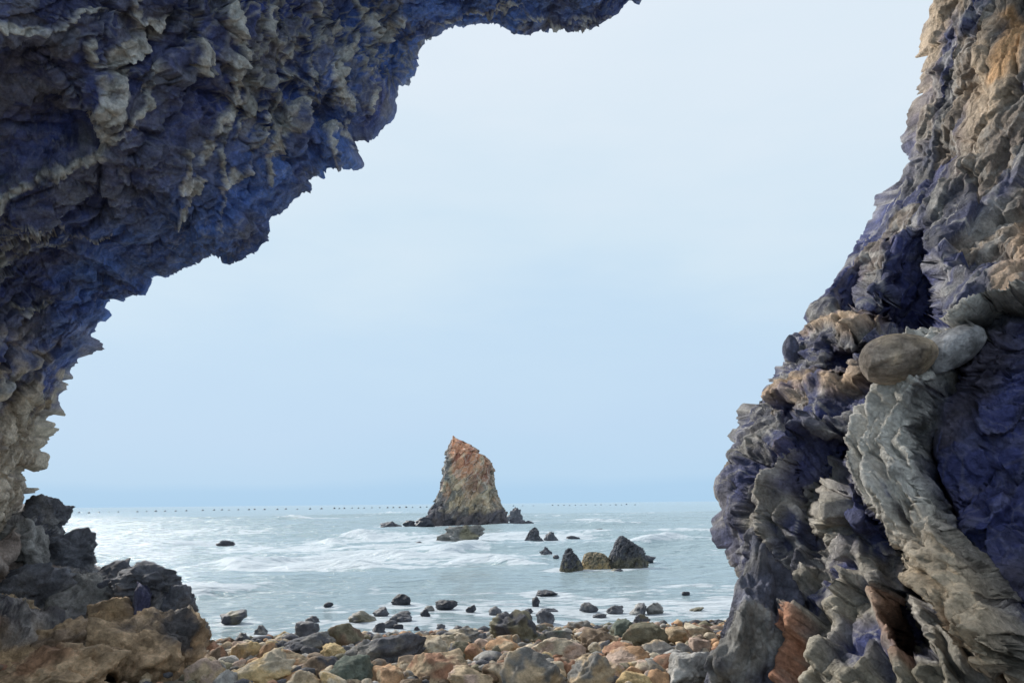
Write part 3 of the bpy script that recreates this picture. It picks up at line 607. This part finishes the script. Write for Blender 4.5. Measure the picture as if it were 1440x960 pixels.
SHORE = [  # in the shallow water
 (326,876,36,15,'dark','olive','low dark rock in the water near the left outcrop'),
 (365,892,19,11,'slate','grey','small grey stone in the water right of the low dark rock'),
 (338,910,28,17,'dark',None,'dark rounded stone at the waterline before the yellow tan boulder'),
 (426,897,34,20,'dark','slate','dark purple grey dome shaped stone behind the slate slab'),
 (439,876,20,9,'dark','grey','small dark stone above the dome shaped stone'),
 (461,852,13,5,'black',None,'tiny black stone alone in the water on the left'),
 (507,876,38,14,'olive','grey','greenish flat rock in the shallows left of centre'),
 (534,866,22,11,'dark','slate','small peaked dark stone right of the greenish flat rock'),
 (563,850,27,13,'black',None,'black rock with pale left side, farthest out left of centre'),
 (562,875,31,12,'dark','slate','low ragged dark stone below the black rock'),
 (532,889,19,12,'dark',None,'dark block in the shallows above the slate boulder'),
 (547,883,20,10,'slate',None,'slate stone touching the dark block'),
 (559,884,15,6,'black',None,'thin black stone right of the slate stone'),
 (598,866,14,9,'black',None,'black stone with a grey stone behind it'),
 (604,858,14,6,'grey',None,'grey flat stone behind the black stone'),
 (627,856,30,11,'black','dark','black two humped rock in the centre shallows'),
 (662,860,14,8,'black',None,'round black stone right of the two humped rock'),
 (696,864,18,10,'slate','grey','grey wedge stone in the shallows above the big olive boulder'),
 (711,866,11,6,'slate',None,'little slate stone right of the grey wedge stone'),
 (743,862,14,7,'black',None,'small black stone above right of the big olive boulder'),
 (620,884,12,6,'slate',None,'small round slate stone in the centre shallows'),
 (643,890,20,9,'dark',None,'dark oval stone at the waterline in the centre'),
 (586,886,8,5,'dark',None,'tiny dark stone left of the small round slate stone'),
 (545,900,14,10,'dark','olive','dark stone behind the slate boulder'),
 (569,906,16,12,'grey','olive','left one of two rounded grey stones at the waterline'),
 (587,905,18,11,'slate','olive','right one of two rounded grey stones at the waterline'),
 (512,906,16,11,'dark',None,'small dark stone at the waterline behind the grey boulder'),
 (769,837,29,7,'black',None,'long flat black rock in the water right of centre'),
 (754,851,11,11,'black',None,'black fin shaped stone below the long flat black rock'),
 (773,859,24,4,'slate',None,'thin sliver of slate barely above the water'),
 (767,878,26,17,'slate','dark','blocky slate stone standing at the waterline'),
 (829,860,25,12,'slate','grey','rough grey rock with pale specks in the shallows'),
 (844,868,19,5,'dark',None,'flat dark stone below the rough grey rock'),
 (866,862,24,10,'slate',None,'rectangular slate block in the shallows'),
 (899,864,24,14,'slate','pale','speckled grey rock, left half of a pair'),
 (922,863,24,14,'grey','pale','speckled grey rock, right half of a pair'),
 (965,838,11,6,'black',None,'small black stone alone in the water near the right wall'),
 (982,859,20,4,'olive',None,'flat olive stone awash near the right wall'),
 (931,882,19,10,'dark',None,'dark squarish stone at the waterline on the right'),
 (903,878,24,13,'slate','olive','slate green stone at the waterline right of the mossy stone'),
 (965,882,12,8,'dark',None,'dark pointed stone at the waterline near the right wall'),
 (985,880,14,7,'dark','slate','dark flat stone beside the right wall at the waterline'),
 (868,878,9,5,'dark',None,'tiny dark stone left of the mossy green stone'),
 (950,882,10,6,'slate',None,'tiny slate stone between the dark squarish and pointed stones'),
]
for i, (px, pb, w, h, c, c2, lb) in enumerate(SHORE):
    rg = random.Random(500+i)
    put_rock(200+i, 'shore_rock', 'rock', G_S, px, pb, w, h, c, c2, lb, sub=4 if w > 18 else 3, mat=M_wet, sea_=True, depth=rg.uniform(.6, .95), tilt=rg.uniform(-.15, .15), rough=.15, sink=.3)

# ---- rocks farther out
FAR = [
 (912,790,22,9,'dark',None,'low dark toe at the right side of the tall slate hump',4,.7),
 (868,808,26,8,'dark','olive','low dark rock in front of the three rock islet',4,.7),
 (646,761,68,19,'grey','olive','wide low grey reef in front of the sea stack',5,.5),
 (688,766,13,6,'dark',None,'small dark rock right of the wide low reef',3,.7),
 (589,765,12,4,'dark',None,'small flat rock left of the wide low reef',3,.6),
 (775,760,20,12,'dark',None,'lower dark rock joined on the right of the twin peaked rock',4,.8),
 (768,780,18,11,'slate','dark','small grey rock left above the three rock islet',4,.7),
 (782,784,9,4,'dark',None,'tiny dark rock beside the small grey rock',3,.7),
 (806,757,19,4,'black',None,'thin flat black rock in the surf',3,.5),
 (842,750,29,7,'dark',None,'flat dark rock ringed by white surf',4,.5),
 (315,768,24,8,'black',None,'lone black rock in the sea on the left',4,.6),
 (548,740,30,7,'dark',None,'outermost flat rock left of the sea stack',4,.6),
 (575,740,19,8,'black',None,'small black rock between the flat rock and the sea stack',4,.7),
 (597,740,28,13,'black',None,'rounded black rock at the left foot of the sea stack',4,.8),
 (723,733,24,20,'dark','slate','upright dark rock at the right foot of the sea stack',4,.8),
 (728,738,26,11,'slate','dark','low slate rock before the upright dark rock',4,.7),
 (743,738,20,6,'black',None,'flat black rock trailing right of the sea stack',4,.6),
]
for i, (px, pb, w, h, c, c2, lb, sub, dp) in enumerate(FAR):
    rg = random.Random(900+i)
    put_rock(400+i, 'sea_rock', 'rock', 'rocks standing in the sea', px, pb, w, h, c, c2, lb, sub=sub, mat=M_wet if c in ('black', 'dark') else M_stack, sea_=True, depth=dp, tilt=rg.uniform(-.12, .12), rough=.22, sink=.3)

BREAK = [(410,731,30,.75), (455,768,30,.4), (505,757,22,.35), (395,787,45,.25), (550,782,60,.22), (330,796,40,.3), (300,830,70,.2), (640,775,36,.3), (930,770,50,.3), (480,800,80,.22), (700,790,60,.25), (250,765,50,.3), (860,740,70,.35), (560,722,60,.5)]
def sea_height(x, y, full=True):
    p = np.stack([x, y, np.zeros_like(x)], 1)
    amp = ss(11, 30, y)*ss(500, 120, y)
    w = fbm(p*[0.03, 0.03, 1], 401, 2)
    ph = y*0.42+3.0*w+0.02*x
    sw = (0.5+0.5*np.sin(ph))**3*(0.55+0.9*fbm(p*[0.035, 0.06, 1], 405, 2))
    ph2 = y*1.1+x*0.22+2.5*fbm(p*[0.09, 0.09, 1], 411, 2)
    h = amp*(0.55*np.clip(sw, 0, 2)+0.07*np.sin(ph2))
    h = h+(0.2+0.8*amp)*ss(300, 80, y)*(0.10*fbm(p*[0.35, 0.7, 1], 421, 3)+0.045*fbm(p*[1.3, 2.4, 1], 425, 2))
    br = np.zeros_like(x)
    for bx, by, bw, bh in BREAK:
        q = on_plane(bx, by, 0.0); u = (x-q[0])/(bw*q[1]/FPX); v = (y-q[1]-.8*np.sin(u*2+bx))/(0.9+q[1]*.014)
        k = bh*np.exp(-u*u)*np.where(v < 0, np.exp(-v*v*4), np.exp(-v*v*.6))*(1+.5*fbm(p*[.8, .8, 1], 451, 3)); h = h+k; br = np.maximum(br, k/bh*(np.abs(v+.15) < 3)*ss(.9, .2, np.abs(v)))
    return h-0.05*amp, sw, br
ry = np.concatenate([np.linspace(8, 24, 230), 24*np.exp(np.linspace(0.004, math.log(140/24), 330)), 140*np.exp(np.linspace(0.02, math.log(20000/140), 70))])
ta = np.tan(np.linspace(R(-58), R(58), 520))
SX = ry[:, None]*ta[None, :]; SY = ry[:, None]*np.ones_like(ta)[None, :]
x = SX.ravel(); y = SY.ravel(); hz, sw, br = sea_height(x, y)
Vs = np.stack([x, y, hz], 1)
p = np.stack([x, y, np.zeros_like(x)], 1)
streak = ridged(p*[0.16, 0.55, 1]+fbm(p*[0.1, 0.25, 1], 431, 2)[:, None]*.8, 433, 4)
fine = ridged(p*[0.9, 2.0, 1], 441, 3)
shore = ss(30, 13, y)*0.22+ss(24, 32, y)*ss(60, 38, y)*0.35
crest = ss(0.55, 1.0, sw)*ss(150, 40, y)
ring = np.zeros_like(x)
for row in SHORE+FAR+[(808,806,44),(842,804,54),(886,804,66),(749,764,30),(652,739,130)]:
    q = on_plane(row[0], row[1], 0.0); rr = row[2]*q[1]/FPX*.5
    if rr*FPX/q[1] < 6: continue
    dd = np.hypot(x-q[0], (y-q[1]-rr*.6)); ring = np.maximum(ring, ss(rr*2.3+.2, rr*1.0, dd))
patch = fbm(p*[0.06, 0.12, 1], 461, 3)
foam = ss(0.7, 1.5, 0.34*streak+0.40*fine+0.35*crest+0.75*shore+.9*patch+1.1*br+.55*ring-0.2)*ss(260, 60, y)
sea_m = bpy.data.materials.new('sea_water'); sea_m.use_nodes = True; t = sea_m.node_tree; t.nodes.clear()
o = N(t, 'ShaderNodeOutputMaterial'); b = N(t, 'ShaderNodeBsdfPrincipled'); fo = N(t, 'ShaderNodeBsdfPrincipled'); ms = N(t, 'ShaderNodeMixShader')
fa = N(t, 'ShaderNodeAttribute', attribute_name='foam'); tc = N(t, 'ShaderNodeTexCoord')
b.inputs['Base Color'].default_value = (0.32, 0.42, 0.46, 1); b.inputs['Roughness'].default_value = 0.12; b.inputs['IOR'].default_value = 1.33; b.inputs['Specular IOR Level'].default_value = .4
fo.inputs['Base Color'].default_value = (0.60, 0.65, 0.70, 1); fo.inputs['Roughness'].default_value = 0.9
mp = N(t, 'ShaderNodeMapping'); mp.inputs['Scale'].default_value = (1, 2.2, 1); L(t, tc.outputs['Object'], mp.inputs[0])
fn = N(t, 'ShaderNodeTexNoise'); fn.inputs['Scale'].default_value = 3.0; fn.inputs['Detail'].default_value = 8; fn.inputs['Roughness'].default_value = 0.7; L(t, mp.outputs[0], fn.inputs[0])
fm = N(t, 'ShaderNodeMath', operation='MULTIPLY_ADD'); L(t, fn.outputs[0], fm.inputs[0]); fm.inputs[1].default_value = 1.6; fm.inputs[2].default_value = -1.1
fs = N(t, 'ShaderNodeMath', operation='MULTIPLY_ADD'); L(t, fa.outputs[2], fs.inputs[0]); fs.inputs[1].default_value = 1.35; L(t, fm.outputs[0], fs.inputs[2])
fr = N(t, 'ShaderNodeMapRange', interpolation_type='SMOOTHSTEP'); L(t, fs.outputs[0], fr.inputs[0]); fr.inputs[1].default_value = 0.0; fr.inputs[2].default_value = 0.5; fr.inputs[4].default_value = 0.7
L(t, fr.outputs[0], ms.inputs[0]); L(t, b.outputs[0], ms.inputs[1]); L(t, fo.outputs[0], ms.inputs[2]); L(t, ms.outputs[0], o.inputs[0])
w1n = N(t, 'ShaderNodeTexNoise'); w1n.inputs['Scale'].default_value = 1.2; w1n.inputs['Detail'].default_value = 6; w1n.inputs['Roughness'].default_value = 0.6; L(t, mp.outputs[0], w1n.inputs[0])
wb = N(t, 'ShaderNodeBump'); wb.inputs['Strength'].default_value = 0.6; wb.inputs['Distance'].default_value = 0.5; L(t, w1n.outputs[0], wb.inputs['Height']); L(t, wb.outputs[0], b.inputs['Normal']); L(t, wb.outputs[0], fo.inputs['Normal'])
sea = new_mesh('sea', Vs, grid_faces(len(ry), len(ta)), sea_m, None, attrs={'foam': foam}); tag(sea, kind='structure')


# ---- rocks out at sea that have a profile of their own
def spire(name, SIL, foot, label, cat, colour, deep=.85, lean=.0, amp=1.0, nz_=150, nth=260, mat=None, group=None):
    """SIL: (py, left px, right px) from the foot up; built as a solid with uneven faces"""
    Y0 = float(on_plane((SIL[0][1]+SIL[0][2])/2, foot, 0.0)[1])
    cx = (SIL[0][1]+SIL[0][2])/2; px1 = Y0/FPX                     # metres in one pixel of the photograph at that distance
    Y0 = Y0+(SIL[0][2]-SIL[0][1])*px1*.5*deep*.8
    zs = [float(at(cx, p[0], Y0)[2]) for p in SIL]; xl = [float(at(p[1], p[0], Y0)[0]) for p in SIL]; xr = [float(at(p[2], p[0], Y0)[0]) for p in SIL]
    zz = np.concatenate([[zs[0]-1.2], np.linspace(zs[0]-.15, zs[-1], nz_-1)]); th = np.linspace(0, 2*math.pi, nth, endpoint=False)
    xc = np.interp(zz, zs, (np.array(xl)+xr)/2); hw = np.interp(zz, zs, (np.array(xr)-xl)/2)
    hd = np.minimum(hw*deep, hw.max()*.62)+.05*hw.max()
    cs = np.sign(np.cos(th))*np.abs(np.cos(th))**.8; sn = np.sign(np.sin(th))*np.abs(np.sin(th))**.8
    V = np.stack([xc[:, None]+hw[:, None]*cs, hd[:, None]*sn+lean*(zz[:, None]-zs[0]), zz[:, None]+np.zeros(nth)], -1).reshape(-1, 3)
    nn = np.stack([np.tile(np.cos(th), nz_), np.tile(np.sin(th), nz_), np.zeros(nz_*nth)], 1)
    u = (zs[-1]-zs[0])/8.5                                          # rock features scale with the height
    Q = V/u; g = aniso(Q, (0.55, 0.2, 0.8), 0.5)
    c1, _ = crag(g*0.45, 503); c2, _ = scoop(g*1.0, 513); pl = crag.plate; c3, e3 = scoop(g*2.4, 523); q3, f3 = plates(g*2.2, 524); p3 = plates.plate; c3 = .4*c3+.8*q3; c4, _ = scoop(Q*4.5, 527)
    edge = 0.3+0.7*np.abs(nn[:, 1])
    d = edge*(0.9*(c1-.15)+0.95*c2)+0.42*c3+.16*c4+.25*edge*strata(Q, (.8, .1, -.55), .9, 531)[0]-.25
    V2 = V+nn*(d*u*amp*np.minimum(1, np.repeat(hw, nth)/u))[:, None]
    C = colour(V2, Q, g, pl, p3, e3, zs, np.repeat(xc, nth), np.repeat(hw, nth))
    capi = len(V2); V2 = np.concatenate([V2, V2[-nth:].mean(0, keepdims=True)]); C = np.concatenate([C, C[-1:]])
    a_ = np.arange(nth); cap = np.stack([capi-nth+a_, capi-nth+(a_+1) % nth, np.full(nth, capi), np.full(nth, capi)], 1)
    if name == 'sea_stack':
        o = split_mesh(name, V2, grid_faces(nz_, nth, True), M_stack, C, [('rusty_cap', V2[:, 2] > zs[10], 'rusty orange cap'), ('tide_band', V2[:, 2] < 1.15, 'dark wet band at the waterline')])
    else: o = new_mesh(name, V2, grid_faces(nz_, nth, True), mat or M_stack, C)
    o.location = (0, Y0, 0)
    return tag(o, label, cat, group)
def col_stack(V, Q, g, pl, p3, e3, zs, xc, hw):
    zt, X_ = V[:, 2], V[:, 0]-xc; vn = fbm(Q*.8, 551, 4)
    C = np.tile(np.array([.25, .20, .145]), (len(V), 1)); C = mixc(C, (.13, .125, .11), np.clip(ss(.45, .3, p3)*.8, 0, 1)); C = mixc(C, (.46, .36, .24), np.clip(ss(.6, .75, p3)*.7+ss(.05, .35, fbm(g*.7+3, 571, 4))*.6, 0, 1))
    C = mixc(C, (.38, .20, .12), ss(.55, .7, pl)*.6*ss(1.5, 3, zt))
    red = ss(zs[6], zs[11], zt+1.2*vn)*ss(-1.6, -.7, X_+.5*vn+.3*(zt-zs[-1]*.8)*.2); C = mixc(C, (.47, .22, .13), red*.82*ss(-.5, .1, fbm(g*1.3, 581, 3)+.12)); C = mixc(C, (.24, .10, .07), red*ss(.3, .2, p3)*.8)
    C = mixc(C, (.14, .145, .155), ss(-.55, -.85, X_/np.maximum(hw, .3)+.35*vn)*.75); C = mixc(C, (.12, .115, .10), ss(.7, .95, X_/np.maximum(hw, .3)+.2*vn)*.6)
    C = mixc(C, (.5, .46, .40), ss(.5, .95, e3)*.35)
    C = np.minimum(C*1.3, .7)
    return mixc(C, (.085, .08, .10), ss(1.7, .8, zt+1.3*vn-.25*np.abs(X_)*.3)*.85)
def col_dark(a, b, kelp=None):
    def f(V, Q, g, pl, p3, e3, zs, xc, hw):
        C = np.tile(np.array(COL[a]), (len(V), 1)); C = mixc(C, COL[b], np.clip(ss(.5, .7, p3)*.8, 0, 1)); C = mixc(C, (.26, .26, .26), ss(.5, .95, e3)*.4)
        t = (V[:, 2]-zs[0])/(zs[-1]-zs[0])
        if kelp: C = mixc(C, COL[kelp], ss(.55, .15, t+.5*fbm(Q*.6, 553, 4))*.85)
        return C
    return f
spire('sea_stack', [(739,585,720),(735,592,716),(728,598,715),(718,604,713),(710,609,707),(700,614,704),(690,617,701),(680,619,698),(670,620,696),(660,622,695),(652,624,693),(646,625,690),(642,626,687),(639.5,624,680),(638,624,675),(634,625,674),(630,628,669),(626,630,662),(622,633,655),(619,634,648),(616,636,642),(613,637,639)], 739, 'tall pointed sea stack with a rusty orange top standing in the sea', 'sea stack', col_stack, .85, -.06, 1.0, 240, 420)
G_F = 'rocks standing in the sea'
spire('sea_rock', [(806,784,820),(800,787,820),(790,789,818),(785,790,815),(780,791,811),(776,795,807),(772,797,806),(770.5,799,804)], 806, 'ragged dark rock with a knob, left end of the three rock islet', 'rock', col_dark('dark', 'slate', 'olive'), .9, .1, 1.5, group=G_F)
spire('sea_rock', [(804,814,862),(796,816,860),(788,818,858),(782,820,854),(778,823,849),(776,827,840)], 804, 'yellow brown low rock in the middle of the three rock islet', 'rock', col_dark('olive', 'tan', 'yellow'), .7, .1, 1.3, group=G_F)
spire('sea_rock', [(804,852,914),(797,854,913),(790,856,911),(783,857,907),(776,859,906),(770,861,903),(764,864,894),(759,867,886),(755,870,881),(753,873,878)], 804, 'tall slate grey hump, right end of the three rock islet', 'rock', col_dark('slate', 'dark', 'olive'), .75, .1, 1.3, group=G_F)
spire('sea_rock', [(764,734,768),(759,737,764),(754,740,759),(750,742,759),(746,744,758),(743,748,756),(741,750,754)], 764, 'dark twin peaked rock right of the sea stack', 'rock', col_dark('dark', 'slate'), .8, .1, 1.5, group=G_F)

# ---- boulders lodged on and before the right wall
def boulder_at(name, seed, px, py, Yd, dims, c, c2, label, tilt=0, angular=.4, rough=.04, rotz=0, sub=6):
    p = at(px, py, Yd)
    V, F, off = rock_shape(seed, dims, sub, angular, rough)
    ca, sa = math.cos(tilt), math.sin(tilt); V = np.stack([V[:, 0]*ca-V[:, 2]*sa, V[:, 1], V[:, 0]*sa+V[:, 2]*ca], 1)
    C = np.tile(np.array(COL[c] if isinstance(c, str) else c), (len(V), 1)); U = V*1.5+off
    if c2 is not None: C = mixc(C, COL[c2] if isinstance(c2, str) else c2, ss(-.1, .3, fbm(U, 33, 4)))
    C = C*(1+.8*fbm(U*3, 35, 5, .65))[:, None].clip(.35, 1.7)
    o = new_mesh(name, V, F, M_cave, C); o.location = tuple(p); o.rotation_euler = (0, 0, rotz)
    return tag(o, label, 'boulder')
boulder_at('boulder', 77, 1262, 503, wall_depth(1262, 520)-.30, (0.60, 0.5, 0.40), (.40, .33, .27), 'tan', 'smooth rounded brown boulder resting on a ledge of the right wall', tilt=.12, angular=.25, rough=.02)
boulder_at('boulder', 81, 1338, 490, wall_depth(1335, 500)-.15, (0.66, 0.4, 0.30), (.34, .34, .35), None, 'smooth grey boulder wedged above the folded slab, right of the brown boulder', tilt=.6, angular=.3, rough=.03)
boulder_at('boulder', 90, 1056, 905, wall_depth(1075, 900)-.3, (0.98, 1.0, 1.9), (.09, .095, .13), 'grey', 'big rough dark grey boulder leaning against the foot of the right wall', tilt=-.12, angular=.85, rough=.2)
boulder_at('boulder', 143, 208, 935, 8.4, (1.15, .9, 1.15), (.50, .36, .23), (.10, .095, .10), 'rusty tan boulder with dark hollowed front before the left outcrop', tilt=.1, angular=.8, rough=.2)
boulder_at('boulder', 147, 60, 955, 7.6, (1.5, 1.0, .75), (.50, .36, .23), (.34, .20, .12), 'broad rusty tan boulder in the bottom left corner', tilt=-.1, angular=.85, rough=.22)
boulder_at('boulder', 1, 1112, 490, wall_depth(1125, 492)+.1, (.20, .2, .36), (.10, .11, .17), None, 'small dark knob of rock on the skyline edge of the right wall', angular=.5, sub=4)

# broken blocks standing out of the left outcrop, parts of it
for i, (px, py, w, h, c) in enumerate([(62,728,60,52,'slate'), (28,770,84,64,'grey'), (96,782,72,62,'slate'), (150,826,84,60,'dark'), (206,818,86,46,'slate'), (250,850,50,44,'slate'), (110,846,96,66,'grey'), (40,838,110,74,'slate'), (165,872,76,52,'brown'), (262,890,52,60,'grey'), (-10,712,70,60,'pink'), (5,880,90,70,'tan'), (105,905,90,56,'brown')]):
    m_ = (np.hypot(opx-px, opy-py) < 12) & ook
    if not m_.any(): continue
    d = float(np.median(oYd[m_])); k = d/FPX
    V, F, off = rock_shape(3100+i*5, (w*k*1.15, w*k*.95, h*k*1.25), 5, .92, .2)
    U = V*2.0+off; c0 = np.array(COL[c])*1.3; C = np.tile(c0, (len(V), 1)); C = mixc(C, c0*.5, ss(-.1, .4, fbm(U*1.4, 7, 4))*.8); C = mixc(C, (.34, .33, .32), ss(.1, .5, fbm(U*1.7+4, 17, 4))*.6)
    if py > 855: C = mixc(C, (.46, .33, .20), ss(-.2, .3, fbm(U*.9, 19, 3)))
    o = new_mesh('rock_block', V+at(px, py, d), F, M_cave, C, parent=outcrop)
# ---- floats of a line strung across the sea
fl_m = bpy.data.materials.new('float_plastic'); fl_m.use_nodes = True; pb_ = fl_m.node_tree.nodes['Principled BSDF']; pb_.inputs['Base Color'].default_value = (0.035, 0.05, 0.075, 1); pb_.inputs['Roughness'].default_value = .5
prof = [(0, -.45), (.3, -.42), (.48, -.2), (.5, .05), (.42, .28), (.2, .42), (.12, .46), (.12, .62), (0, .64)]
nth = 12; a = np.linspace(0, 2*math.pi, nth, endpoint=False)
Vf = np.array([[r*math.cos(t_), r*math.sin(t_), z] for r, z in prof for t_ in a]); Ff = grid_faces(len(prof), nth, True)
fl = None
xs = [92,111,125,139,153,166,193,206,219,232,247,262,285,301,312,322,335,350,358,372,390,402,418,436,452,470,477,484,495,504,512,523,534,545,553,562,571,580,591,600, 722,735,750,777,785,793,801,809,817,824,837,845,858,866,874,881,893]
for i, xp in enumerate(xs):
    rg = random.Random(i); yb = np.interp(xp, [90, 300, 600, 720, 900], [721.5, 717.3, 713.0, 711.3, 709.3])+rg.uniform(-.35, .35)
    if fl is None: f = new_mesh('float', Vf, Ff, fl_m); fl = f
    else: f = fl.copy(); col.objects.link(f)
    p = on_plane(xp, yb, 0.0); k = p[1]/FPX*rg.uniform(2.2, 3.6)*np.interp(xp, [600, 720], [1, .75])
    f.location = (p[0], p[1], .05*k); f.scale = (k, k, k*.75); f.rotation_euler = (rg.uniform(-.2, .2), rg.uniform(-.2, .2), rg.uniform(0, 6))
    tag(f, 'small dark float in the line strung across the sea below the horizon', 'float', 'floats in the line across the sea')

# ---- loose shingle between the boulders
rg = np.random.RandomState(4); D, F = ico(1); VV, FF, CC = [], [], []; pal = np.array([COL[k] for k in ('grey', 'pale', 'tan', 'beige', 'orange', 'brown', 'slate', 'olive', 'pink', 'rust', 'dark')])
k = 0
for i in range(2600):
    x, y = rg.uniform(-6, 4), 7.0+rg.beta(1.6, 1.2)*6.6
    if y > 12.9+.17*x: continue
    r = rg.uniform(.025, .07)*(1+1.2*rg.rand()**4)
    v = D*rg.uniform(.75, 1.1, (len(D), 1))*[r*rg.uniform(.8, 1.5), r, r*rg.uniform(.5, .85)]; an = rg.uniform(0, 6.3)
    v = np.stack([v[:, 0]*math.cos(an)-v[:, 1]*math.sin(an), v[:, 0]*math.sin(an)+v[:, 1]*math.cos(an), v[:, 2]], 1)+[x, y, float(ground(x, y))+.02+rg.uniform(0, .05)]
    VV.append(v); FF.append(F+k*len(D)); CC.append(np.tile(pal[rg.randint(len(pal))]*rg.uniform(.7, 1.2), (len(D), 1))); k += 1
sh_ = new_mesh('shingle', np.concatenate(VV), np.concatenate(FF), M_stone, np.concatenate(CC), smooth=False); tag(sh_, 'loose mixed shingle lying between the boulders', 'shingle', kind='stuff')
